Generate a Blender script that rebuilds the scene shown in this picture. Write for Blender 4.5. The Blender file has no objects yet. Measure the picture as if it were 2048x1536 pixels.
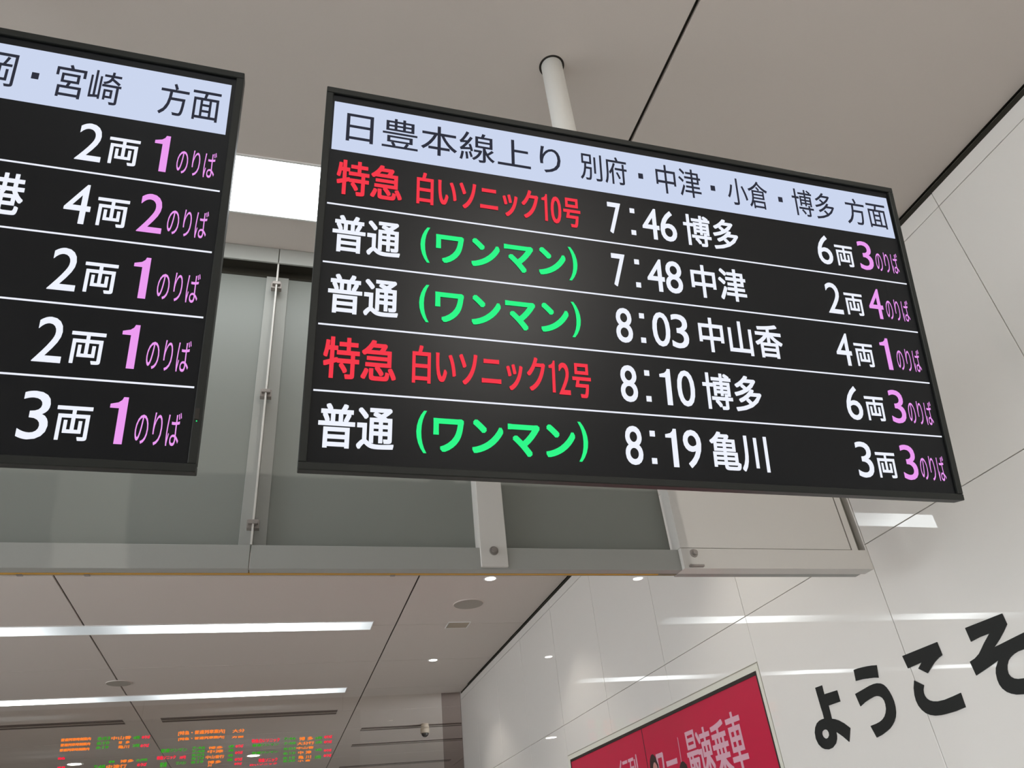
import bpy, bmesh, math, random
from mathutils import Matrix, Vector
random.seed(4)
PI = math.pi
sc = bpy.context.scene
COL = sc.collection
EYE = 1.6            # camera height above the floor
HC = 1.935           # ceiling above the eye
CZ = EYE + HC        # ceiling height
XW = 2.140           # right wall plane

# ------------------------------------------------------------------ camera
FPX = 1518.445
YAW, PIT, ROL = 0.33165327, 0.57650372, -0.11296900
fwd = Vector((math.sin(YAW) * math.cos(PIT), math.cos(YAW) * math.cos(PIT), math.sin(PIT)))
_r = Vector((math.cos(YAW), -math.sin(YAW), 0)); _u = _r.cross(fwd)
rgt = math.cos(ROL) * _r + math.sin(ROL) * _u
upv = -math.sin(ROL) * _r + math.cos(ROL) * _u
cam = bpy.data.cameras.new('camera'); co = bpy.data.objects.new('camera', cam); COL.objects.link(co)
m = Matrix((rgt, upv, -fwd)).transposed().to_4x4(); m.translation = (0, 0, EYE)
co.matrix_world = m
cam.sensor_width = 36; cam.lens = FPX / 2048 * 36; cam.clip_start = 0.02; cam.clip_end = 200
sc.camera = co

def ray(x, y):
    return rgt * ((x - 1024) / FPX) + upv * ((768 - y) / FPX) + fwd
def at_y(x, y, Y):          # point of the plane Y = const (world)
    d = ray(x, y); d = d * (Y / d.y); return Vector((d.x, d.y, d.z + EYE))
def at_wall(x, y, X=XW):
    d = ray(x, y); d = d * (X / d.x); return Vector((d.x, d.y, d.z + EYE))
def at_ceiling(x, y):
    d = ray(x, y); d = d * (HC / d.z); return Vector((d.x, d.y, d.z + EYE))

# ------------------------------------------------------------------ world, exposure
w = bpy.data.worlds.new('world'); sc.world = w; w.use_nodes = True
w.node_tree.nodes['Background'].inputs[0].default_value = (0.9, 0.95, 1, 1)
w.node_tree.nodes['Background'].inputs[1].default_value = 7.2
sc.view_settings.view_transform = 'Standard'; sc.view_settings.look = 'None'
sc.view_settings.gamma = 1; sc.view_settings.use_curve_mapping = False
sc.view_settings.exposure = 0.0
STRIP_MAX = 5.8      # lamp strips, brightest part
KEY_W = 165.0        # tilted spotlight behind the viewer
SPOT_W = 26.0        # each downlight
sc.cycles.max_bounces = 10; sc.cycles.diffuse_bounces = 6; sc.cycles.glossy_bounces = 5
sc.cycles.transparent_max_bounces = 12
sc.cycles.use_denoising = True
sc.cycles.sample_clamp_indirect = 6

# ------------------------------------------------------------------ materials
def srgb(*c):
    return tuple(((v / 255 / 12.92) if v / 255 <= .04045 else ((v / 255 + .055) / 1.055) ** 2.4) for v in c) + (1,)
def mat(name, col, rough=.5, spec=.5, metal=0, bump=0, bscale=40, var=0, coat=0, coat_rough=.03, detail=2):
    mm = bpy.data.materials.new(name); mm.use_nodes = True
    nt = mm.node_tree; b = nt.nodes['Principled BSDF']
    b.inputs['Base Color'].default_value = col
    b.inputs['Roughness'].default_value = rough
    b.inputs['Specular IOR Level'].default_value = spec
    b.inputs['Metallic'].default_value = metal
    b.inputs['Coat Weight'].default_value = coat
    if coat == 1: b.inputs['Coat IOR'].default_value = 1.75
    b.inputs['Coat Roughness'].default_value = coat_rough
    if bump or var:
        tc = nt.nodes.new('ShaderNodeTexCoord'); nz = nt.nodes.new('ShaderNodeTexNoise')
        nz.inputs['Scale'].default_value = bscale; nz.inputs['Detail'].default_value = detail
        nt.links.new(tc.outputs['Object'], nz.inputs['Vector'])
        if bump:
            bp = nt.nodes.new('ShaderNodeBump'); bp.inputs['Strength'].default_value = bump
            bp.inputs['Distance'].default_value = .01
            nt.links.new(nz.outputs['Fac'], bp.inputs['Height']); nt.links.new(bp.outputs['Normal'], b.inputs['Normal'])
            if coat: nt.links.new(bp.outputs['Normal'], b.inputs['Coat Normal'])
        if var:
            mx = nt.nodes.new('ShaderNodeMix'); mx.data_type = 'RGBA'
            mx.inputs[6].default_value = tuple(c * (1 - var) for c in col[:3]) + (1,)
            mx.inputs[7].default_value = tuple(min(1, c * (1 + var)) for c in col[:3]) + (1,)
            nt.links.new(nz.outputs['Fac'], mx.inputs[0]); nt.links.new(mx.outputs[2], b.inputs['Base Color'])
    return mm
def emit(name, col, s=1.0, see=0.0):
    mm = bpy.data.materials.new(name); mm.use_nodes = True; nt = mm.node_tree
    nt.nodes.remove(nt.nodes['Principled BSDF'])
    e = nt.nodes.new('ShaderNodeEmission'); e.inputs[0].default_value = col; e.inputs[1].default_value = s
    out = nt.nodes['Material Output']
    if see:
        t = nt.nodes.new('ShaderNodeBsdfTransparent'); x = nt.nodes.new('ShaderNodeMixShader')
        x.inputs[0].default_value = see
        nt.links.new(e.outputs[0], x.inputs[1]); nt.links.new(t.outputs[0], x.inputs[2]); nt.links.new(x.outputs[0], out.inputs[0])
    else:
        nt.links.new(e.outputs[0], out.inputs[0])
    return mm
def pane_mat(name, tint, gloss):
    mm = bpy.data.materials.new(name); mm.use_nodes = True; nt = mm.node_tree
    nt.nodes.remove(nt.nodes['Principled BSDF'])
    t = nt.nodes.new('ShaderNodeBsdfTransparent'); t.inputs[0].default_value = tint
    g = nt.nodes.new('ShaderNodeBsdfGlossy'); g.inputs['Roughness'].default_value = .02
    x = nt.nodes.new('ShaderNodeMixShader'); x.inputs[0].default_value = gloss
    nt.links.new(t.outputs[0], x.inputs[1]); nt.links.new(g.outputs[0], x.inputs[2]); nt.links.new(x.outputs[0], nt.nodes['Material Output'].inputs[0])
    return mm
M = {}
M['ceil'] = mat('ceiling_board', (.62, .56, .515, 1), .85, .2, bump=.02, bscale=300, var=.02)
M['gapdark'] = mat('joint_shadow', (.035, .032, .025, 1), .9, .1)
M['wall'] = mat('white_enamel_panel', (.76, .735, .695, 1), .55, .3, bump=.035, bscale=1.6, coat=1, coat_rough=.012, detail=1)
M['walljoint'] = mat('panel_sealant', (.58, .54, .45, 1), .8, .2)
M['plain'] = mat('painted_wall', (.6, .58, .55, 1), .8, .2, var=.03, bscale=3)
M['floor'] = mat('polished_floor', (.50, .49, .47, 1), .35, .4, var=.08, bscale=6)
M['cab'] = mat('grey_painted_steel', (.34, .342, .318, 1), .45, .35, bump=.02, bscale=60)
M['cabpanel'] = mat('grey_satin_sheet', (.215, .225, .205, 1), .45, .5, bump=.01, bscale=4)
M['cablight'] = mat('pale_steel', (.63, .605, .57, 1), .5, .35, bump=.02, bscale=60)
M['channel'] = mat('dark_channel', (.16, .155, .13, 1), .6, .3)
M['amber'] = mat('amber_gasket', (.62, .33, .05, 1), .5, .3)
M['brown'] = mat('brown_track', (.26, .22, .15, 1), .6, .3)
M['bolt'] = mat('zinc_bolt', (.30, .27, .25, 1), .45, .4, metal=.5)
M['bezel'] = mat('black_plastic_bezel', (.013, .0145, .0125, 1), .45, .28, bump=.02, bscale=400)
M['bezelback'] = mat('dark_grey_housing', (.06, .06, .058, 1), .6, .4)
M['lcd'] = mat('lcd_matte_black', (.0035, .0042, .0055, 1), .36, .22)
M['pole'] = mat('white_pole_paint', (.74, .73, .69, 1), .4, .4)
M['white'] = mat('white_trim', (.75, .74, .72, 1), .5, .3)
M['grille'] = mat('speaker_grille', (.36, .33, .29, 1), .7, .2, var=.1, bscale=500)
M['vent'] = mat('beige_vent', (.42, .36, .29, 1), .7, .2)
M['slot'] = mat('slot_dark', (.16, .13, .115, 1), .8, .2)
M['vinyl'] = mat('black_vinyl', (.012, .013, .012, 1), .5, .3)
M['red'] = mat('red_print', (.50, .010, .050, 1), .4, .35, coat=.15, coat_rough=.1)
M['pink'] = mat('pale_print', (.62, .36, .43, 1), .5, .3)
M['frame'] = mat('cream_frame', (.66, .65, .57, 1), .4, .4)
M['hair'] = mat('print_hair', (.035, .02, .018, 1), .5, .3)
M['skin'] = mat('print_skin', (.52, .24, .22, 1), .5, .3)
M['black'] = mat('black_trim', (.02, .016, .012, 1), .4, .4)
M['dome'] = mat('smoked_dome', (.03, .025, .022, 1), .12, .6)
M['hdr'] = emit('screen_pale_band', srgb(207, 218, 243), .96)
M['tw'] = emit('screen_white', srgb(240, 244, 255), 1.0)
M['tr'] = emit('screen_red', srgb(250, 62, 78), .96)
M['tg'] = emit('screen_green', srgb(50, 250, 140), .98)
M['tp'] = emit('screen_pink', srgb(243, 160, 247), .95)
M['tk'] = emit('screen_ink', srgb(48, 50, 62), 1)
M['lg'] = emit('led_green', srgb(60, 160, 38), 1.0, .28)
M['la'] = emit('led_amber', srgb(252, 128, 45), 1.1, .12)
M['lr'] = emit('led_red', srgb(252, 35, 65), 1.1, .12)
M['bulb'] = emit('downlight_lamp', (1, .97, .9, 1), 14)
M['pane'] = pane_mat('clear_pane', (.975, .965, .955, 1), .006)
M['tint'] = pane_mat('reflection_tint', (.70, .66, .645, 1), .01)  # darker tint paints a reflection in the glass
M['ledpane'] = pane_mat('reflection_pane', (.985, .98, .975, 1), .004)

def strip_mat():
    mm = bpy.data.materials.new('lamp_diffuser'); mm.use_nodes = True; nt = mm.node_tree
    nt.nodes.remove(nt.nodes['Principled BSDF'])
    N = nt.nodes.new; L = nt.links.new
    tc = N('ShaderNodeTexCoord'); sp = N('ShaderNodeSeparateXYZ'); L(tc.outputs['Object'], sp.inputs[0])
    def mth(op, a, b=None):
        k = N('ShaderNodeMath'); k.operation = op
        for i, v in enumerate((a, b)):
            if v is None: continue
            if isinstance(v, (int, float)): k.inputs[i].default_value = v
            else: L(v, k.inputs[i])
        return k.outputs[0]
    d = mth('SUBTRACT', 1.2, mth('ABSOLUTE', sp.outputs['X']))      # distance from the end of the tube
    d = mth('MAXIMUM', d, 0)
    s = mth('ADD', mth('MULTIPLY', mth('POWER', d, 2.0), 6), .50)
    s = mth('MINIMUM', s, STRIP_MAX)
    e = N('ShaderNodeEmission'); e.inputs[0].default_value = (.93, .985, 1, 1); L(s, e.inputs[1])
    L(e.outputs[0], nt.nodes['Material Output'].inputs[0])
    return mm
M['strip'] = strip_mat()

# ------------------------------------------------------------------ helpers
def link(name, me, m_, parent=None):
    o = bpy.data.objects.new(name, me); COL.objects.link(o)
    if m_ is not None: me.materials.append(m_)
    if parent is not None:
        o.parent = parent
    return o
def box(bm, x0, x1, y0, y1, z0, z1):
    v = [bm.verts.new((x, y, z)) for x in (x0, x1) for y in (y0, y1) for z in (z0, z1)]
    for f in ((0, 1, 3, 2), (4, 6, 7, 5), (0, 4, 5, 1), (2, 3, 7, 6), (0, 2, 6, 4), (1, 5, 7, 3)):
        bm.faces.new([v[i] for i in f])
def cyl(bm, c, r0, r1, z0, z1, n=32, axis='z'):
    rings = []
    for z, r in ((z0, r0), (z1, r1)):
        ring = []
        for i in range(n):
            a = 2 * PI * i / n
            p = (math.cos(a) * r, math.sin(a) * r, z)
            if axis == 'z': q = (c[0] + p[0], c[1] + p[1], p[2])
            elif axis == 'y': q = (c[0] + p[0], p[2], c[1] + p[1])
            ring.append(bm.verts.new(q))
        rings.append(ring)
    for i in range(n):
        j = (i + 1) % n
        bm.faces.new((rings[0][i], rings[0][j], rings[1][j], rings[1][i]))
    bm.faces.new(rings[0][::-1]); bm.faces.new(rings[1])
def finish(bm, name, bevel=0, smooth=False):
    bmesh.ops.recalc_face_normals(bm, faces=bm.faces)
    if bevel:
        bmesh.ops.bevel(bm, geom=[e for e in bm.edges if e.is_manifold and e.calc_face_angle(0) > .5], offset=bevel, segments=2, affect='EDGES', profile=.5)
    me = bpy.data.meshes.new(name); bm.to_mesh(me); bm.free()
    if smooth:
        for p in me.polygons: p.use_smooth = True
    return me
def boxes(name, lst, m_, parent=None, bevel=0):
    bm = bmesh.new()
    for b in lst: box(bm, *b)
    return link(name, finish(bm, name, bevel), m_, parent)
def empty(name, loc, label=None, cat=None, group=None):
    o = bpy.data.objects.new(name, None); COL.objects.link(o); o.location = loc; o.empty_display_size = .1
    bpy.context.view_layer.update()
    tag(o, label, cat, group)
    return o
def tag(o, label=None, cat=None, group=None, kind=None):
    if label: o['label'] = label
    if cat: o['category'] = cat
    if group: o['group'] = group
    if kind: o['kind'] = kind
    return o
def wparent(o, root, mw=None):       # parent a mesh written in world coordinates
    o.parent = root; o.matrix_parent_inverse = (mw or root.matrix_world).inverted()
    return o

_cache = {}
def glyphs(text, bold):              # filled outlines of a string from the built-in font
    k = (text, bold)
    if k not in _cache:
        cu = bpy.data.curves.new('t', 'FONT'); cu.body = text; cu.offset = bold; cu.resolution_u = 4
        o = bpy.data.objects.new('t', cu); COL.objects.link(o)
        dg = bpy.context.evaluated_depsgraph_get()
        me = bpy.data.meshes.new_from_object(o.evaluated_get(dg))
        vs = [tuple(v.co) for v in me.vertices]; fs = [tuple(p.vertices) for p in me.polygons]
        bpy.data.objects.remove(o); bpy.data.curves.remove(cu); bpy.data.meshes.remove(me)
        x0 = min(v[0] for v in vs); x1 = max(v[0] for v in vs); y0 = min(v[1] for v in vs); y1 = max(v[1] for v in vs)
        _cache[k] = ([((v[0] - x0) / (x1 - x0), (v[1] - y0) / (y1 - y0)) for v in vs], fs)
    return _cache[k]
ONE = ([(1, 0), (1, 1), (.72, 1), (.64, .935), (.45, .88), (.0, .84), (0, .755), (.52, .755), (.52, 0)], [tuple(range(9))])
def nudge(p, k):            # keeps overlapping ink layers apart by a few hundredths of a millimetre
    return (p[0] - .00003 * k, p[1] - .00003 * k, p[2])
def lettering(name, text, box_, fn, m_, parent, bold=(0, 0), label=None):
    """box_ = (u0,u1,v0,v1); fn maps (u,v) to a point; bold = extra half stroke along u and v"""
    vs, fs = ONE if text == '1' else glyphs(text, 0)
    u0, u1, v0, v1 = box_; dx, dy = bold
    if text == '1': dx = dy = 0
    sg = 1 if u1 > u0 else -1
    V, Fc = [], []
    steps = [(i, j) for i in ((-1, 0, 1) if dx else (0,)) for j in ((-1, 0, 1) if dy else (0,))]
    for k_, (i, j) in enumerate(steps):
        o_ = len(V)
        V += [nudge(fn(u0 + sg * dx + (u1 - u0 - 2 * sg * dx) * p + i * dx, v0 + dy + (v1 - v0 - 2 * dy) * q_ + j * dy), k_) for p, q_ in vs]
        Fc += [tuple(k + o_ for k in f) for f in fs]
    me = bpy.data.meshes.new(name); me.from_pydata(V, [], Fc); me.update()
    o = link(name, me, m_, parent)
    if label: o['label'] = label
    return o

# ------------------------------------------------------------------ setting
def struct(o): o['kind'] = 'structure'; return o
struct(boxes('floor', [(-9, 8, -8, 18, -.1, 0)], M['floor']))
# ceiling: dark backing above real boards with open joints
ceiling = struct(boxes('ceiling', [(-9, 8, -8, 18, CZ + .012, CZ + .10)], M['gapdark']))
SX = [-3.828, -1.428, .971, XW - .004]
G = .0065
_pm = {}
def board(x0, x1, y0, y1, gy=.004):
    k = (round(x1 - x0, 3), round(y1 - y0, 3), gy)
    if k not in _pm:
        bm = bmesh.new(); wx, wy = (x1 - x0) / 2 - G, (y1 - y0) / 2 - gy
        box(bm, -wx, wx, -wy, wy, 0, .011); _pm[k] = finish(bm, 'ceiling_panel'); _pm[k].materials.append(M['ceil'])
    o = bpy.data.objects.new('ceiling_panel', _pm[k]); COL.objects.link(o)
    o.location = ((x0 + x1) / 2, (y0 + y1) / 2, CZ); o.parent = ceiling
for j in range(-1, 13):
    y0 = .6 + 1.2 * j + (.0 if j >= 0 else 0)
    for i in range(3):
        if y0 < 9.0 or i < 2: board(SX[i], SX[i + 1] + (0 if i < 2 else 0), y0, y0 + 1.2)
    if y0 >= 9.0:
        board(.971, 3.371, y0, y0 + 1.2); board(3.371, 5.771, y0, y0 + 1.2)
boxes('ceiling_field', [(-9, SX[0] - G, -8, 18, CZ, CZ + .011), (SX[0], XW - .004, -8, -.6, CZ, CZ + .011),
                        (SX[0], 8, 16.2, 18, CZ, CZ + .011), (5.78, 8, 9, 16.2, CZ, CZ + .011)], M['ceil'], ceiling)

# right wall: backing slab, glossy panels with thin joints
wall = struct(boxes('wall_right', [(XW + .012, XW + .2, -8, 9.36, 0, CZ + .01)], M['walljoint']))
boxes('top_reveal', [(XW + .003, XW + .012, -8, 9.36, CZ - .022, CZ)], M['gapdark'], wall)
JY = [1.385 + .905 * k for k in range(-2, 9)] + [9.36]
JZ = [-.757, .048, .948, 1.847, HC - .022]
g = .0014
def wall_panel(y0, y1, z0, z1):
    bm = bmesh.new(); hy, hz = (y1 - y0) / 2 - g, (z1 - z0) / 2 - g
    box(bm, 0, .012, -hy, hy, -hz, hz)
    o = link('wall_panel', finish(bm, 'wall_panel', .0008), M['wall'], wall)
    o.location = (XW, (y0 + y1) / 2, (z0 + z1) / 2 + EYE)
    o.rotation_euler = (0, random.uniform(-.0009, .0009), random.uniform(-.0011, .0011))
for a, b in zip(JY[:-1], JY[1:]):
    for c, d in zip(JZ[:-1], JZ[1:]):
        if 3.19 < (a + b) / 2 < 5.91:
            if d < .1: continue
            if c < .1: c = .738
        wall_panel(a, b, c, d)
boxes('plain_section', [(XW, XW + .012, -8, JY[0] - .002, 0, CZ - .022), (XW, XW + .012, JY[0], 9.36, 0, EYE - .760)], M['wall'], wall)
boxes('end_post', [(XW + .0, XW + .2, 9.361, 9.40, 0, CZ)], M['plain'], wall)
struct(boxes('wall_left', [(-9.1, -9, -8, 18, 0, .5), (-9.1, -9, -8, 18, 2.9, CZ + .1), (-9.1, -9, -8.1, -7.6, .5, 2.9), (-9.1, -9, -1, -.6, .5, 2.9), (-9.1, -9, 6, 18, .5, 2.9)], M['plain']))  # openings added so daylight brightens the right wall
struct(boxes('wall_back', [(-9, XW + .2, -8.1, -8, 0, CZ + .1)], M['plain']))
struct(boxes('wall_far', [(-9, 8, 18, 18.1, 0, CZ + .1)], M['plain']))
struct(boxes('wall_side', [(8, 8.1, 9.3, 18, 0, CZ + .1)], M['plain']))
win = struct(boxes('window_1', [(-9, 1.905, 9.374, 9.386, .02, CZ)], M['pane']))
boxes('reflection_band', [(1.910, XW, 9.374, 9.386, .02, CZ)], M['tint'], win)['label'] = 'narrow dark pane added in place of a reflection'  # added darker pane paints a dim reflected band

# ------------------------------------------------------------------ ceiling lamps
BC = -.2285
def lamp_row(Y, label, bays=(0, 1, 2)):
    t = empty('ceiling_light', (BC, Y, CZ), label, 'light', 'ceiling light strips')
    hw = .112 if Y > 3 else .118
    x1 = .993; x0 = -1.2 - 2.4 * (len(bays) - 1) - (0)
    t_ = .006
    boxes('lamp_frame', [(x0 - t_, x1 + t_, -hw - t_, -hw, -.006, 0), (x0 - t_, x1 + t_, hw, hw + t_, -.006, 0), (x1, x1 + t_, -hw, hw, -.006, 0), (x0 - t_, x0, -hw, hw, -.006, 0)], M['white'], t)
    for b in bays:
        bm = bmesh.new(); xe = .993 if b == 0 else 1.2
        n = 8
        for k in range(n):     # faintly convex diffuser
            xa = -1.2 + (xe + 1.2) * k / n; xb = -1.2 + (xe + 1.2) * (k + 1) / n
            box(bm, xa, xb, -hw, hw, -.004, -.001)
        bmesh.ops.remove_doubles(bm, verts=bm.verts, dist=1e-5)
        o = link('diffuser', finish(bm, 'diffuser'), M['strip'], t)
        o.location = (-2.4 * b, 0, 0)
    return t
lamp_row(1.80, 'bright wide ceiling light showing between the two departure screens')
lamp_row(4.20, 'ceiling light hidden behind the grey cabinet, mirrored in the white wall beside it')
lamp_row(6.60, 'long white ceiling light strip nearest below the grey cabinet')
lamp_row(9.00, 'thinner far ceiling light strip just above the reflected coloured text')
for Y, w_ in ((-.6, 'first'), (-3.0, 'second'), (-5.4, 'third')):
    lamp_row(Y, 'ceiling light strip, %s row behind the viewer, out of the photo' % w_)

def downlight(x, y, label, r=.045, on=True, watt=SPOT_W):
    t = empty('downlight', (x, y, CZ), label, 'light', 'round downlights')
    bm = bmesh.new(); n = 32
    prof = [(r * 1.18, 0), (r * 1.18, -.003), (r, -.004), (r * .86, -.0005)]
    rr = [[bm.verts.new((math.cos(2 * PI * i / n) * a, math.sin(2 * PI * i / n) * a, z)) for i in range(n)] for a, z in prof]
    for k in range(3):
        for i in range(n):
            j = (i + 1) % n; bm.faces.new((rr[k][i], rr[k][j], rr[k + 1][j], rr[k + 1][i]))
    link('trim_ring', finish(bm, 'trim_ring', 0, True), M['white'], t)
    bm = bmesh.new(); cyl(bm, (0, 0), r * .88, r * .80, -.0012, -.0032, 28)
    link('lamp', finish(bm, 'lamp'), M['bulb'], t)
    if watt:
        ld = bpy.data.lights.new('spot', 'SPOT'); ld.energy = watt; ld.spot_size = math.radians(100); ld.spot_blend = .5
        ld.shadow_soft_size = .03; ld.color = (1, .95, .87)
        lo = bpy.data.objects.new('spot', ld); COL.objects.link(lo); lo.parent = t; lo.location = (0, 0, -.012)
    return t
downlight(1.525, .65, 'round downlight near the top right corner beside the wall', watt=12)
downlight(1.525, 3.05, 'round downlight hidden above the grey cabinet')
downlight(1.525, 5.445, 'round downlight peeping out under the grey cabinet edge')
downlight(1.525, 7.83, 'small round downlight below the round speaker grille')
downlight(-.225, 13.15, 'oversized downlight standing in for a reflected lamp, over the right of the coloured text', r=.10, watt=10)  # this one and the next replace a lamp's reflection with a downlight
downlight(-2.60, 12.95, 'oversized downlight standing in for a reflected lamp, at the bottom left corner', r=.10, watt=10)
for x, wx_ in ((1.525, 'beside the right wall'), (-1.0, 'added as fill over the middle aisle'), (-4, 'added as fill towards the left side')):
    for y, wy_ in ((-1.75, 'nearest row'), (-4.15, 'middle row'), (-6.5, 'rearmost row')):  # columns away from the wall are unseen lamps added for fill
        downlight(x, y, 'round downlight %s, %s behind the viewer' % (wx_, wy_), watt=SPOT_W * (1 if x > 0 else 3))

def speaker(x, y, r, label):
    t = empty('ceiling_speaker', (x, y, CZ), label, 'speaker', 'round ceiling speakers')
    bm = bmesh.new(); cyl(bm, (0, 0), r, r * .97, 0, -.006, 48); link('rim', finish(bm, 'rim'), M['ceil'], t)
    bm = bmesh.new(); cyl(bm, (0, 0), r * .95, r * .93, -.0055, -.0075, 48)
    link('grille', finish(bm, 'grille'), M['grille'], t)
speaker(1.489, 6.045, .128, 'larger round grey speaker grille in the ceiling beside the wall')
speaker(-1.428, 8.34, .117, 'smaller round grey speaker grille on the ceiling seam, left')
t = empty('ceiling_vent', (1.524, 6.63, CZ), 'small square beige vent in the ceiling beyond the round speaker', 'vent')
boxes('vent_frame', [(-.1, .1, -.09, -.082, -.006, 0), (-.1, .1, .082, .09, -.006, 0), (-.1, -.092, -.082, .082, -.006, 0), (.092, .1, -.082, .082, -.006, 0)], M['white'], t)
boxes('vent_plate', [(-.092, .092, -.082, .082, -.004, 0)], M['vent'], t)
for k in range(7):
    boxes('louvre', [(-.09, .09, -.075 + k * .0225, -.066 + k * .0225, -.0065, -.003)], M['vent'], t)

def air_slot(x0, x1, y, wd, label):
    t = empty('air_diffuser', ((x0 + x1) / 2, y, CZ), label, 'air vent', 'slot air diffusers')
    h = (x1 - x0) / 2
    boxes('slot_plate', [(-h, h, -wd / 2, wd / 2, -.004, 0)], M['slot'], t)
    boxes('slot_fin', [(-h, h, -.004, .004, -.009, -.004)], M['grille'], t)
air_slot(-3.62, -1.62, 10.19, .24, 'dark slot air diffuser in the ceiling at the far left')
air_slot(-1.223, .764, 10.19, .24, 'dark slot air diffuser above the middle of the reflected coloured text')
air_slot(1.19, 3.17, 11.45, .22, 'dark slot air diffuser behind the dome camera')
air_slot(1.19, 3.17, 12.75, .20, 'dark slot air diffuser one row beyond the dome camera')
air_slot(1.19, 3.17, 15.0, .22, 'farthest dark slot air diffuser at the bottom of the wall corner')

t = empty('dome_camera', (2.05, 11.30, CZ), 'small dome security camera hanging from the far ceiling by the wall corner', 'camera')
bm = bmesh.new(); cyl(bm, (0, 0), .05, .06, 0, -.05, 24); cyl(bm, (0, 0), .06, .062, -.05, -.12, 24)
link('housing', finish(bm, 'housing', 0, True), M['vent'], t)
bm = bmesh.new(); bmesh.ops.create_uvsphere(bm, u_segments=20, v_segments=10, radius=.052)
for v in bm.verts: v.co.z = -.12 + min(v.co.z, 0) * 1.0
link('dome', finish(bm, 'dome', 0, True), M['dome'], t)

t = empty('ceiling_spotlight', (1.40, -3.0, CZ), 'tilted ceiling spotlight behind the viewer aimed at the grey cabinet', 'light')
bm = bmesh.new(); cyl(bm, (0, 0), .01, .01, -.06, 0, 12); cyl(bm, (0, 0), .045, .045, -.004, 0, 24); link('mount', finish(bm, 'mount'), M['white'], t)
bm = bmesh.new(); cyl(bm, (0, 0), .035, .045, .06, -.06, 24); hd = link('lamp_head', finish(bm, 'lamp_head', 0, True), M['white'], t)
hd.location = (0, .03, -.10)
aim = Vector((.75, 2.1, EYE + .9)) - Vector((1.40, -2.97, CZ - .10))
hd.rotation_euler = aim.to_track_quat('-Z', 'Y').to_euler()
ld_ = bpy.data.lights.new('spot', 'SPOT'); ld_.energy = KEY_W; ld_.spot_size = math.radians(46); ld_.spot_blend = .9; ld_.shadow_soft_size = .02; ld_.color = (1, .95, .88)
lo_ = bpy.data.objects.new('spot', ld_); COL.objects.link(lo_); lo_.parent = hd; lo_.location = (0, 0, -.065)

# ------------------------------------------------------------------ hanging grey cabinet
Y0 = 2.09
zb, zt, zr = EYE + .770, CZ - .001, EYE + .838
XL, XM, XR0, XR1 = -2.0, -.088, 1.218, 1.951
cab = empty('sign_cabinet', (.0, Y0, CZ), 'long grey steel cabinet back hanging from the ceiling behind the departure screens', 'cabinet')
def cpart(name, lst, m_, bevel=0, label=None):
    o = boxes(name, lst, m_, None, bevel); wparent(o, cab)
    if label: o['label'] = label
    return o
for a, b in ((XL, XM - .0012), (XM + .0012, XR0)):
    cpart('bottom_rail', [(a, b, Y0, Y0 + .035, zb, zr)], M['cab'], .0015)
    cpart('top_rail', [(a, b, Y0 - .012, Y0 - .004, EYE + 1.868, zt)], M['cab'], .0015)
    cpart('back_panel', [(a, b, Y0 + .048, Y0 + .052, zr - .002, EYE + 1.846)], M['cabpanel'])
    cpart('rail_shade', [(a, b, Y0 - .0035, Y0 + .052, EYE + 1.878, zt), (a, b, Y0 + .046, Y0 + .052, EYE + 1.846, EYE + 1.878)], M['gapdark'], label='dark fill painting the shade under the top rail')  # dark fill paints the shadow below the top rail
s = 1.0
cpart('stile', [(-.124, -.091, Y0 + .040, Y0 + .049, zr, EYE + 1.846)], M['cab'], .001)
cpart('stile', [(-.085, -.050, Y0 + .040, Y0 + .049, zr, EYE + 1.846)], M['cab'], .001)
cpart('fin', [(XM - .0026, XM + .0026, Y0 - .004, Y0 + .048, zr - .0, EYE + 1.876)], M['cablight'], label='thin pale upright fin')
for z_ in (1.783, 1.342, .905):
    o = cpart('clip', [(XM - .017, XM - .003, Y0 + .004, Y0 + .024, EYE + z_ - .016, EYE + z_ + .010), (XM + .003, XM + .017, Y0 + .004, Y0 + .024, EYE + z_ - .016, EYE + z_ + .010),
                       (XM - .013, XM + .013, Y0 - .007, Y0 + .004, EYE + z_ - .006, EYE + z_ + .006)], M['bolt'], .001)
o = cpart('post', [(.560, .642, Y0 - .010, Y0 + .050, zb + .006, zt)], M['cablight'], .0015)
def bolt(x, z_, y):
    bm = bmesh.new(); cyl(bm, (x, z_), .014, .013, y, y - .004, 20, 'y'); cyl(bm, (x, z_), .0085, .008, y - .004, y - .014, 12, 'y')
    o = link('bolt', finish(bm, 'bolt', .0005), M['bolt']); wparent(o, cab)
bolt(.600, EYE + .824, Y0 - .010)
# right cover unit, standing a little proud; light on it is put into a paler colour
YR = Y0 - .016
cpart('cover_panel', [(XR0, 1.872, YR, Y0 + .035, zr + .001, zt)], M['cablight'], .001, 'flush cover panel with the light on it painted paler')
cpart('cover_rail', [(XR0, XR1 - .012, YR, Y0 + .035, zb, zr - .0005)], M['cablight'], .001)
cpart('cover_strip', [(1.878, 1.903, YR + .002, Y0 + .035, zr, zt)], M['cablight'])
cpart('end_channel', [(1.903, XR1 - .016, YR + .028, Y0 + .035, zr, zt)], M['channel'], label='dark recessed end channel')
cpart('end_lip', [(XR1 - .016, XR1 - .0125, YR + .004, Y0 + .035, zr, zt)], M['cablight'])
bolt(1.262, EYE + .820, YR)
cpart('shelf_tab', [(1.235, 1.285, YR - .010, YR, zb + .004, zb + .010)], M['bolt'])
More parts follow.
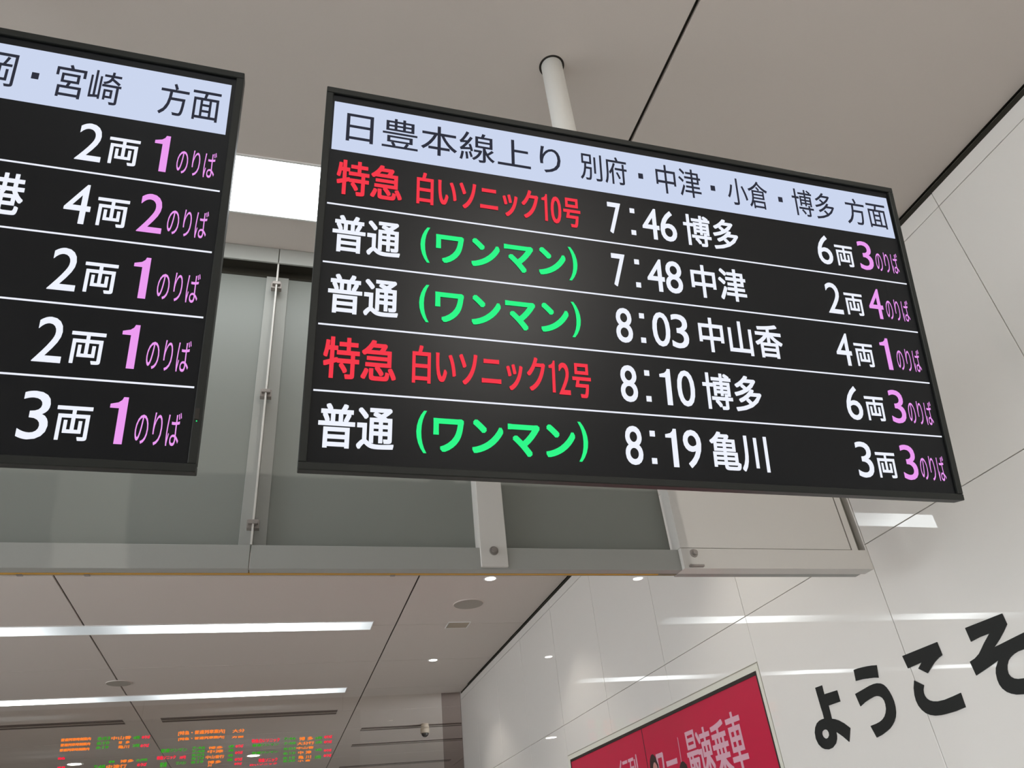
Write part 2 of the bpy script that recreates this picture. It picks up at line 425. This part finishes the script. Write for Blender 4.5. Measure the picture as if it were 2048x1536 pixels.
# sill seal
cpart('seal', [(XL, 1.15, Y0 + .035, Y0 + .044, zb - .001, zb + .004)], M['amber'], label='thin amber seal strip along the lower edge')
cpart('lower_track', [(XL, XR0, Y0 + .042, Y0 + .055, zb + .001, zb + .012)], M['brown'])
cpart('lower_track', [(XR0, XR1 - .03, Y0 + .035, Y0 + .062, zb, zb + .03)], M['cab'])
for px in (40, 175, 785):
    p = at_y(px, 1150, Y0 + .05)
    cpart('track_clip', [(p.x - .007, p.x + .007, Y0 + .041, Y0 + .053, zb - .003, zb + .002)], M['bolt'])

# ------------------------------------------------------------------ departure screens
C0 = Vector((.55920567, 1.0, .84809188 + EYE))
def tv_basis(t, yw, ro):
    return Matrix.Rotation(yw, 3, 'Z') @ Matrix.Rotation(t, 3, 'X') @ Matrix.Rotation(ro, 3, 'Y')
W_, H_ = 1.2650, .7245
hw_, hh_ = W_ / 2, H_ / 2
P_ = .1156            # row pitch
def screen(q, cu, cv, rows, header, dots, label, pole_x):
    B = tv_basis(*q)
    org = C0 + B.col[0] * cu + B.col[2] * cv
    root = empty('departure_screen', org, label, 'screen', 'hanging departure screens')
    mw = B.to_4x4(); mw.translation = org
    root.matrix_world = mw
    # local frame: x right, y away from the viewer, z up; screen plane y = 0
    b = .0125
    boxes('bezel', [(-hw_, hw_, -.005, .022, hh_ - b, hh_), (-hw_, hw_, -.005, .022, -hh_, -hh_ + b),
                    (-hw_, -hw_ + b, -.005, .022, -hh_ + b, hh_ - b), (hw_ - b, hw_, -.005, .022, -hh_ + b, hh_ - b)], M['bezel'], root, .0016)
    boxes('housing', [(-hw_ + .004, hw_ - .004, .006, .032, -hh_ + .004, hh_ - .004), (-.50, .50, .032, .062, -.27, .27)], M['bezelback'], root, .003)
    pan = boxes('screen_panel', [(-hw_ + b - .001, hw_ - b + .001, 0, .006, -hh_ + b - .001, hh_ - b + .001)], M['lcd'], root)
    e = -.0006
    U0, V0 = .08675, .0505       # centre of the frame in the measured panel coordinates
    X = lambda u: u - U0
    Z = lambda v: v - V0
    def flat(name, u0, u1, v0, v1, m_, lab=None, y=e):
        bm = bmesh.new(); box(bm, X(u0), X(u1), y, 0, Z(v0), Z(v1))
        o = link(name, finish(bm, name), m_, pan)
        if lab: o['label'] = lab
        return o
    def txt(s, u0, u1, v0, v1, m_, bx=0, by=0, y=e):
        return lettering('lettering', s, (X(u0), X(u1), Z(v0), Z(v1)), lambda a, c: (a, y - .0004, c), m_, pan, (bx, by))
    flat('header_band', -.5303, .7000, .2789, .3845, M['hdr'], 'glowing pale header band')
    for k in range(4):
        v = .1653 - k * .11555
        flat('row_line', -.5308, .7028, v - .0014, v + .0014, M['tw'])
    for s, u0, u1, v0, v1 in header: txt(s, u0, u1, v0, v1, M['tk'], .0003, .0002, y=-.001)
    for u in dots:
        bm = bmesh.new(); box(bm, X(u - .0052), X(u + .0052), -.0013, -.0007, Z(.3318 - .0062), Z(.3318 + .0062))
        link('dot', finish(bm, 'dot'), M['tk'], pan)
    for k, r in enumerate(rows):
        vb = .1862 - k * .1154; vt = vb + .0708
        for it in r:
            kind = it[0]
            if kind == 'kind':
                red = it[1] == '特急'
                txt(it[1], -.5178 - .0005 * k, -.4015, vb + .0008, vb + .0735, M['tr'] if red else M['tw'], .0013, .0013)
            elif kind == 'name':
                txt(it[1][:-3], -.3752, -.1415, vb + .004, vb + .072, M['tr'], .0013, .0008)
                txt(it[1][-3], -.1352, -.1235, vb + .0065, vb + .0665, M['tr'], .0008, .0004)
                txt(it[1][-2], -.1170, -.0955, vb + .004, vb + .0640, M['tr'], .0008, .0004)
                txt(it[1][-1], -.0915, -.0562, vb + .0005, vb + .0655, M['tr'], .0013, .0009)
            elif kind == 'one':
                txt('(', -.3660, -.3488, vb + .0005, vb + .0720, M['tg'], .0009, 0)
                txt('ワンマン', -.3382, -.0920, vb + .0035, vb + .0632, M['tg'], .0018, .0018)
                txt(')', -.0868, -.0688, vb + .0005, vb + .0715, M['tg'], .0009, 0)
            elif kind == 'time':
                a, c, d = it[1]
                txt(a, .0005 + (.001 if a == '7' else 0), .0340 - (.004 if a == '7' else 0), vb, vt, M['tw'], .0007, .0005)
                for cc in (.0090, .0590):
                    flat('colon_dot', .0500, .0600, vb + cc - .005, vb + cc + .0055, M['tw'])
                if c == '1': txt(c, .0798, .1022, vb, vt, M['tw'])
                else: txt(c, .0750, .1120, vb, vt, M['tw'], .0007, .0005)
                txt(d, .1142, .1504, vb, vt, M['tw'], .0007, .0005)
            elif kind == 'dest':
                txt(it[1], it[2], it[3], vb - .0012, vt + .0005, M['tw'], .0011, .0011)
            elif kind == 'far':
                a, c, d = it[1]
                txt(a, .4835, .5205, vb - .0002, vt + .0002, M['tw'], .0003, .0003)
                txt(c, .5285, .5740, vb + .0015, vb + .0520, M['tw'], .0008, .0008)
                if d == '1': txt(d, .5945, .6172, vb, vt, M['tp'])
                else: txt(d, .5888, .6248, vb, vt, M['tp'], .0004, .0003)
                txt('のりば', .6315, .6915, vb + .0010, vb + .0525, M['tp'])
            elif kind == 'edge':
                txt(it[1], it[2], it[3], vb, vt + .002, M['tw'], .0011, .0011)
    # pole behind the screen up through the ceiling
    pc = Vector((pole_x, 1.196, 0))
    bm = bmesh.new(); cyl(bm, (pc.x, pc.y), .0302, .0302, EYE + .80, CZ + .06, 40)
    o = link('pole', finish(bm, 'pole', 0, True), M['pole']); wparent(o, root, mw)
    for p in o.data.polygons:
        if abs(p.normal.z) > .9: p.use_smooth = False
    boxes('mounting_bracket', [(-.11, .11, .062, .085, -.10, .16)], M['bezelback'], root, .002)
    o = boxes('bracket_arm', [(pc.x - .035, pc.x + .035, 1.09, 1.20, org.z - .05, org.z + .05)], M['bezelback'], None, .002); wparent(o, root, mw)
    bm = bmesh.new(); n = 48                    # dark clearance hole round the pole
    rr = [[bm.verts.new((pc.x + math.cos(2 * PI * i / n) * a, pc.y + math.sin(2 * PI * i / n) * a, z_)) for i in range(n)] for a, z_ in ((.0362, CZ - .0006), (.0300, CZ - .0006), (.0300, CZ + .002), (.0362, CZ + .002))]
    for k in range(4):
        for i in range(n):
            j = (i + 1) % n; bm.faces.new((rr[k][i], rr[k][j], rr[(k + 1) % 4][j], rr[(k + 1) % 4][i]))
    o = link('pole_collar', finish(bm, 'pole_collar'), M['black']); wparent(o, root, mw); o['label'] = 'black ring round the pole at the ceiling'
    return root, X, Z

hdr_r = [('日豊本線上り', -.5065, -.0916, .3004, .3672), ('別府', -.0505, .0508, .3012, .3668), ('中津', .1159, .2190, .2992, .3690),
         ('小倉', .2814, .3798, .2985, .3672), ('博多', .4414, .5479, .2985, .3668), ('方面', .5789, .6880, .2990, .3668)]
rows_r = [
    [('kind', '特急'), ('name', '白いソニック10号'), ('time', '746'), ('dest', '博多', .1665, .2912), ('far', '6両3')],
    [('kind', '普通'), ('one',), ('time', '748'), ('dest', '中津', .1698, .2930), ('far', '2両4')],
    [('kind', '普通'), ('one',), ('time', '803'), ('dest', '中山香', .1728, .3574), ('far', '4両1')],
    [('kind', '特急'), ('name', '白いソニック12号'), ('time', '810'), ('dest', '博多', .1672, .2915), ('far', '6両3')],
    [('kind', '普通'), ('one',), ('time', '819'), ('dest', '亀川', .1678, .2878), ('far', '3両3')]]
QR = (.23217227, .00304401, .00785999)
QL = (.23351469, .01662992, .00302659)
screen(QR, .08675, .0505, rows_r, hdr_r, (.0815, .2472, .4113), 'right departure screen listing trains from 7:46 to 8:19, hung on a white pole', .640)
# left screen: measured right edge -.688, centre height .0383
dl = -1.3202 - .08675          # shift of the same panel coordinates
sh = lambda u: u - dl
hdr_l = [('岡', sh(-1.0760), sh(-1.0302), .3004, .3660), ('宮崎', sh(-.9740), sh(-.8760), .2990, .3660), ('方面', sh(-.8170), sh(-.7205), .2990, .3655)]
rows_l = [[('far', '2両1')], [('edge', '港', sh(-1.0330), sh(-.9790)), ('far', '4両2')], [('far', '2両1')], [('far', '2両1')], [('far', '3両1')]]
lroot, LX, LZ = screen(QL, -1.3202, .0383, rows_l, hdr_l, (sh(-1.0027),), 'left departure screen cut by the frame edge, with platform numbers 1 and 2', -.757)
boxes('infrared_sensor', [(hw_ - .0105, hw_ - .0040, -.0062, -.004, -.283, -.266)], M['black'], lroot, .0004)
o = boxes('status_light', [(hw_ - .0075, hw_ - .0060, -.0064, -.005, -.2865, -.2850)], M['tg'], lroot)
o['label'] = 'tiny green status light'

# ------------------------------------------------------------------ wall poster
pz0, pz1, py0, py1 = -.86, .735, 3.197, 5.909
post = empty('wall_poster', (XW, (py0 + py1) / 2, EYE + pz0), 'large red advertising poster set in the white wall with pale pink characters', 'poster')
def ppart(name, lst, m_, bevel=0, label=None):
    o = boxes(name, [(x0, x1, y0, y1, z0 + EYE, z1 + EYE) for x0, x1, y0, y1, z0, z1 in lst], m_, None, bevel); wparent(o, post)
    if label: o['label'] = label
    return o
fw = .030
ppart('frame', [(XW - .0005, XW + .012, py0 + .002, py1 - .002, pz1 - fw, pz1 - .002), (XW - .0005, XW + .012, py0 + .002, py1 - .002, pz0, pz0 + fw),
                (XW - .0005, XW + .012, py0 + .002, py0 + fw - .004, pz0 + fw, pz1 - fw), (XW - .0005, XW + .012, py1 - fw - .02, py1 - .002, pz0 + fw, pz1 - fw)], M['frame'], .0006)
ya, yb, zc = py0 + fw - .004, py1 - fw - .02, pz1 - fw
ppart('inner_border', [(XW - .002, XW + .012, ya, yb, zc - .017, zc), (XW - .002, XW + .012, ya, ya + .008, pz0 + fw, zc - .017), (XW - .002, XW + .012, yb - .008, yb, pz0 + fw, zc - .017)], M['black'], label='thin black inner border')
yd = 4.562
ppart('poster_sheet', [(XW + .002, XW + .006, ya + .008, yd - .0015, pz0 + fw, zc - .017)], M['red'])
ppart('poster_sheet', [(XW + .002, XW + .006, yd + .0015, yb - .008, pz0 + fw, zc - .017)], M['red'])
ppart('sheet_joint', [(XW + .0015, XW + .006, yd - .004, yd + .004, pz0 + fw, zc - .017)], M['hair'])
def ptext(s, ya_, yb_, z0, z1, m_, bold):
    o = lettering('lettering', s, (ya_, yb_, EYE + z0, EYE + z1), lambda a, c: (XW + .0012, a, c), m_, None, (bold * .13, bold * .08)); wparent(o, post)
ptext('最', 4.050, 3.915, .325, .578, M['pink'], .036)
ptext('速', 3.925, 3.770, .325, .570, M['pink'], .036)
ptext('乗', 3.768, 3.605, .325, .572, M['pink'], .036)
ptext('車', 3.600, 3.455, .328, .585, M['pink'], .036)
ptext('ワ', 4.430, 4.335, .36, .530, M['pink'], .04)
ptext('ー', 4.312, 4.175, .448, .476, M['pink'], .04)
ptext('ノ', 4.150, 4.118, .36, .572, M['pink'], .01)
ptext('行列', 4.985, 4.695, .38, .572, M['pink'], .02)
def blob(name, yc, zc_, ry, rz, m_, x):
    bm = bmesh.new(); n = 24
    vs = [bm.verts.new((x, yc + math.cos(2 * PI * i / n) * ry * (1 + .06 * math.sin(3 * i)), EYE + zc_ + math.sin(2 * PI * i / n) * rz)) for i in range(n)]
    bm.faces.new(vs); o = link(name, finish(bm, name), m_); wparent(o, post); return o
blob('printed_hair', 4.475, .452, .058, .085, M['hair'], XW + .0008)
blob('printed_face', 4.462, .425, .036, .068, M['skin'], XW + .0005)
blob('printed_hair', 4.120, .378, .056, .072, M['hair'], XW + .0008)
blob('printed_face', 4.116, .350, .038, .062, M['skin'], XW + .0005)

# ------------------------------------------------------------------ black welcome characters on the wall
def wl(px, py):       # traced point (zoom frame) -> wall plane
    return at_wall(1580 + .22852 * px, 1200 + .22857 * py)
def outline(name, loops, label):
    from mathutils.geometry import tessellate_polygon
    bm = bmesh.new()
    for lp in loops:
        outer, holes = lp[0], lp[1:]
        pts = [[wl(*p) for p in ring] for ring in [outer] + list(holes)]
        flat_ = [p for ring in pts for p in ring]
        tri = tessellate_polygon([[Vector((p.y, p.z, 0)) for p in ring] for ring in pts])
        fr = [bm.verts.new((XW - .0035, p.y, p.z)) for p in flat_]; bk = [bm.verts.new((XW - .0003, p.y, p.z)) for p in flat_]
        for a, b, c in tri: bm.faces.new((fr[a], fr[b], fr[c])); bm.faces.new((bk[c], bk[b], bk[a]))
        o_ = 0
        for ring in pts:
            n = len(ring)
            for i in range(n): bm.faces.new((fr[o_ + i], fr[o_ + (i + 1) % n], bk[o_ + (i + 1) % n], bk[o_ + i]))
            o_ += n
    o = link(name, finish(bm, name), M['vinyl']); tag(o, label, 'sign letter', 'black welcome characters on the white wall'); return o
def smooth(p, it=1):          # one corner-cutting pass on the listed points
    return p
outline('wall_letter', [[[(225, 768), (282, 747), (302, 825), (414, 790), (443, 888), (340, 925), (368, 1038), (395, 1042), (430, 1053), (475, 1078), (530, 1120), (522, 1240), (470, 1195), (438, 1172), (405, 1150), (413, 1185), (414, 1215), (405, 1255), (378, 1292), (345, 1307), (312, 1305), (285, 1293), (255, 1262), (232, 1215), (222, 1160), (226, 1115), (240, 1078), (262, 1055), (283, 1044), (303, 1037), (290, 985), (275, 940)],
                         [(285, 1152), (298, 1137), (315, 1131), (332, 1138), (344, 1158), (348, 1182), (340, 1203), (325, 1214), (308, 1210), (293, 1196), (284, 1174)]]],
        'smallest black character, a cross over a loop, nearest the red poster')
outline('wall_letter', [[[(562, 612), (600, 598), (640, 588), (680, 579), (720, 573), (760, 570), (778, 680), (740, 680), (700, 685), (640, 693), (582, 708)]],
                        [[(575, 822), (640, 785), (700, 750), (735, 735), (765, 728), (795, 730), (820, 741), (845, 763), (870, 798), (893, 840), (912, 885), (925, 935), (930, 985), (927, 1025), (917, 1062), (900, 1095), (880, 1123), (850, 1150), (810, 1180), (765, 1203), (710, 1102), (760, 1082), (792, 1065), (815, 1045), (833, 1018), (843, 985), (846, 950), (840, 910), (830, 880), (812, 855), (790, 843), (765, 840), (740, 846), (700, 868), (660, 895), (622, 930)]]],
        'black character with a short bar above a large hook, second from the poster')
outline('wall_letter', [[[(988, 490), (1290, 368), (1336, 482), (1305, 506), (1270, 545), (1240, 590), (1210, 640), (1128, 600), (1143, 573), (1158, 545), (1038, 598)]],
                        [[(1092, 704), (1175, 745), (1170, 785), (1173, 815), (1183, 840), (1200, 862), (1225, 878), (1255, 886), (1300, 886), (1360, 872), (1430, 843), (1498, 812), (1541, 938), (1450, 975), (1370, 998), (1325, 1008), (1280, 1012), (1235, 1006), (1195, 990), (1160, 962), (1130, 925), (1108, 880), (1095, 830), (1088, 770)]]],
        'black character of two separate bars, the lower one curved, third from the poster')
outline('wall_letter', [[[(1538, 245), (1860, 118), (1903, 212), (1875, 275), (1840, 340), (1790, 415), (1930, 345), (2040, 290), (2140, 245), (2185, 370), (2110, 405), (2048, 432), (2000, 450), (1965, 472), (1935, 500), (1915, 530), (1905, 570), (1906, 610), (1915, 645), (1935, 670), (1965, 686), (2000, 690), (2048, 685), (2130, 665), (2165, 785), (2110, 808), (2048, 825), (1990, 828), (1945, 820), (1905, 805), (1865, 775), (1838, 738), (1820, 695), (1808, 640), (1808, 595), (1830, 525), (1740, 590), (1636, 660), (1580, 540), (1625, 510), (1660, 470), (1682, 425), (1705, 375), (1752, 292), (1665, 325), (1590, 365)]]],
        'largest black character, zigzag and open curve, cut by the right frame edge')

# ------------------------------------------------------------------ led reflection, built as glowing text on an added clear pane
YD = 9.2
ld_tl = at_y(-260, 1440, YD)
led = empty('led_reflection', (-1.2, YD, EYE + .4), 'added clear pane of glowing red, amber and green text standing in for a reflection at the lower left', 'display')
pn = boxes('added_pane', [(-3.6, .95, YD + .004, YD + .010, EYE + .35, EYE + 1.76)], M['ledpane']); wparent(pn, led)  # pane and its wires are added to carry the reflected text
for x in (-3.4, -1.3, .75):
    bm = bmesh.new(); cyl(bm, (x, YD + .007), .003, .003, EYE + 1.755, CZ, 8); o = link('hanging_wire', finish(bm, 'hanging_wire'), M['pane']); wparent(o, led)
def ledtext(s, p0, p1, p2, hpx, m_):
    """p0,p1 = upper left and upper right pixel of the word, drawn on the added pane"""
    a = at_y(*p0, YD); b = at_y(*p1, YD); c = at_y(*p2, YD)
    h = max(.02, a.z - c.z)
    # one level row: mean height of both ends
    zt_ = (a.z + b.z) / 2
    o = lettering('lettering', s, (a.x, b.x, zt_ - h, zt_), lambda u, v: (u, YD, v), m_, None, (.002, .001)); wparent(o, led)
def grp(f, items):
    for s, x0, x1, y0, y1, dy, m_ in items:
        ledtext(s, f(x0, y0), f(x1, y0 - dy), f(x0, y1), 0, M[m_])
f1 = lambda x, y: (.166 * x, 1440 + .166 * y)
f2 = lambda x, y: (320 + .1953 * x, 1430 + .1953 * y)
grp(f1, [('普通列車時刻案内', 738, 1100, 218, 256, 8, 'la'), ('普通列車時刻案内', 732, 1090, 280, 318, 8, 'la'), ('普通列車時刻案内', 722, 1080, 342, 378, 8, 'la'),
         ('8:03', 1180, 1330, 205, 245, 6, 'lg'), ('8:10', 1170, 1320, 262, 300, 6, 'lg'), ('8:19', 1160, 1310, 318, 350, 6, 'lg'),
         ('中山香', 1345, 1585, 198, 240, 8, 'la'), ('博', 1430, 1475, 255, 290, 2, 'la'), ('多', 1515, 1570, 250, 285, 2, 'la'), ('亀川', 1425, 1560, 305, 345, 6, 'la'),
         ('4両', 1605, 1690, 195, 235, 4, 'lg'), ('3両', 1600, 1685, 290, 330, 4, 'lg'),
         ('のりば', 1712, 1812, 188, 226, 6, 'lr'), ('のりば', 1695, 1800, 290, 330, 6, 'lr'),
         ('普通', 1310, 1385, 490, 520, 4, 'lg'), ('博多', 1450, 1615, 478, 515, 6, 'la'), ('2両', 1640, 1780, 470, 500, 6, 'lg'),
         ('7:48', 1130, 1270, 545, 590, 6, 'lg'), ('中津行', 1285, 1530, 540, 585, 8, 'la'), ('のりば', 1655, 1770, 520, 560, 6, 'lr'),
         ('特急', 700, 790, 450, 480, 4, 'lr'), ('普通', 690, 790, 560, 600, 4, 'lr')])
grp(f2, [('[特急・普通列車案内]', 190, 668, 165, 212, 22, 'la'), ('大分', 745, 870, 145, 180, 4, 'la'), ('[特急・普通列車案内]', 190, 660, 228, 262, 16, 'la'), ('方面', 735, 858, 215, 238, 4, 'la'),
         ('普通ワンマン', 10, 280, 345, 385, 10, 'lg'), ('特急ソニック', -30, 165, 420, 458, 8, 'lr'), ('10号', 205, 270, 418, 452, 4, 'lr'), ('普通', 0, 75, 485, 535, 3, 'lg'), ('ワンマン', 165, 270, 478, 510, 5, 'lg'),
         ('7:46', 330, 465, 325, 352, 6, 'lg'), ('7:48', 328, 460, 362, 388, 6, 'lg'), ('8:03', 326, 455, 398, 424, 6, 'lg'), ('8:10', 324, 450, 434, 460, 6, 'lg'), ('8:19', 320, 446, 470, 498, 6, 'lg'),
         ('博多', 498, 648, 322, 350, 5, 'la'), ('中津', 490, 650, 358, 392, 5, 'la'), ('中山香行', 470, 660, 415, 450, 8, 'la'), ('博多', 488, 630, 468, 500, 5, 'la'), ('川', 490, 530, 505, 530, 2, 'la'),
         ('6両', 705, 758, 308, 338, 3, 'lg'), ('2両', 700, 755, 350, 378, 3, 'lg'), ('4両', 695, 750, 400, 430, 3, 'lg'), ('6両', 690, 745, 445, 475, 3, 'lg'),
         ('のりば', 775, 855, 305, 336, 6, 'lr'), ('のりば', 770, 850, 372, 402, 6, 'lr'), ('のりば', 766, 845, 440, 472, 6, 'lr'), ('のりば', 762, 840, 488, 515, 6, 'lr'),
         ('特急白いソニック', 940, 1228, 248, 288, 16, 'lr'), ('普通ワンマン', 945, 1215, 298, 325, 12, 'lg'), ('普通ワンマン', 940, 1210, 375, 402, 12, 'lg'), ('特急ソニック', 1010, 1205, 445, 485, 10, 'lr'), ('白いソニック', 920, 1200, 500, 520, 14, 'lr'),
         ('7:46', 1270, 1392, 232, 258, 6, 'lg'), ('7:48', 1268, 1390, 280, 306, 6, 'lg'), ('8:03', 1266, 1388, 335, 360, 6, 'lg'), ('8:10', 1264, 1386, 382, 408, 6, 'lg'), ('8:19', 1262, 1384, 430, 455, 6, 'lg'), ('8:30', 1262, 1384, 462, 485, 6, 'lg'),
         ('博 多', 1425, 1570, 225, 262, 5, 'la'), ('大分行', 1405, 1580, 275, 308, 6, 'la'), ('中山香', 1400, 1575, 325, 352, 6, 'la'), ('中 津', 1415, 1552, 368, 402, 5, 'la'), ('亀 川', 1415, 1548, 415, 450, 5, 'la'), ('小 倉', 1412, 1545, 458, 480, 4, 'la'),
         ('6両', 1592, 1660, 222, 250, 3, 'lg'), ('2両', 1590, 1660, 268, 296, 3, 'lg'), ('4両', 1588, 1656, 345, 372, 3, 'lg'), ('3両', 1584, 1650, 415, 450, 3, 'lg'),
         ('のりば', 1682, 1765, 210, 242, 6, 'lr'), ('のりば', 1680, 1762, 262, 292, 6, 'lr'), ('のりば', 1678, 1758, 350, 378, 6, 'lr'), ('のりば', 1676, 1756, 402, 432, 6, 'lr')])
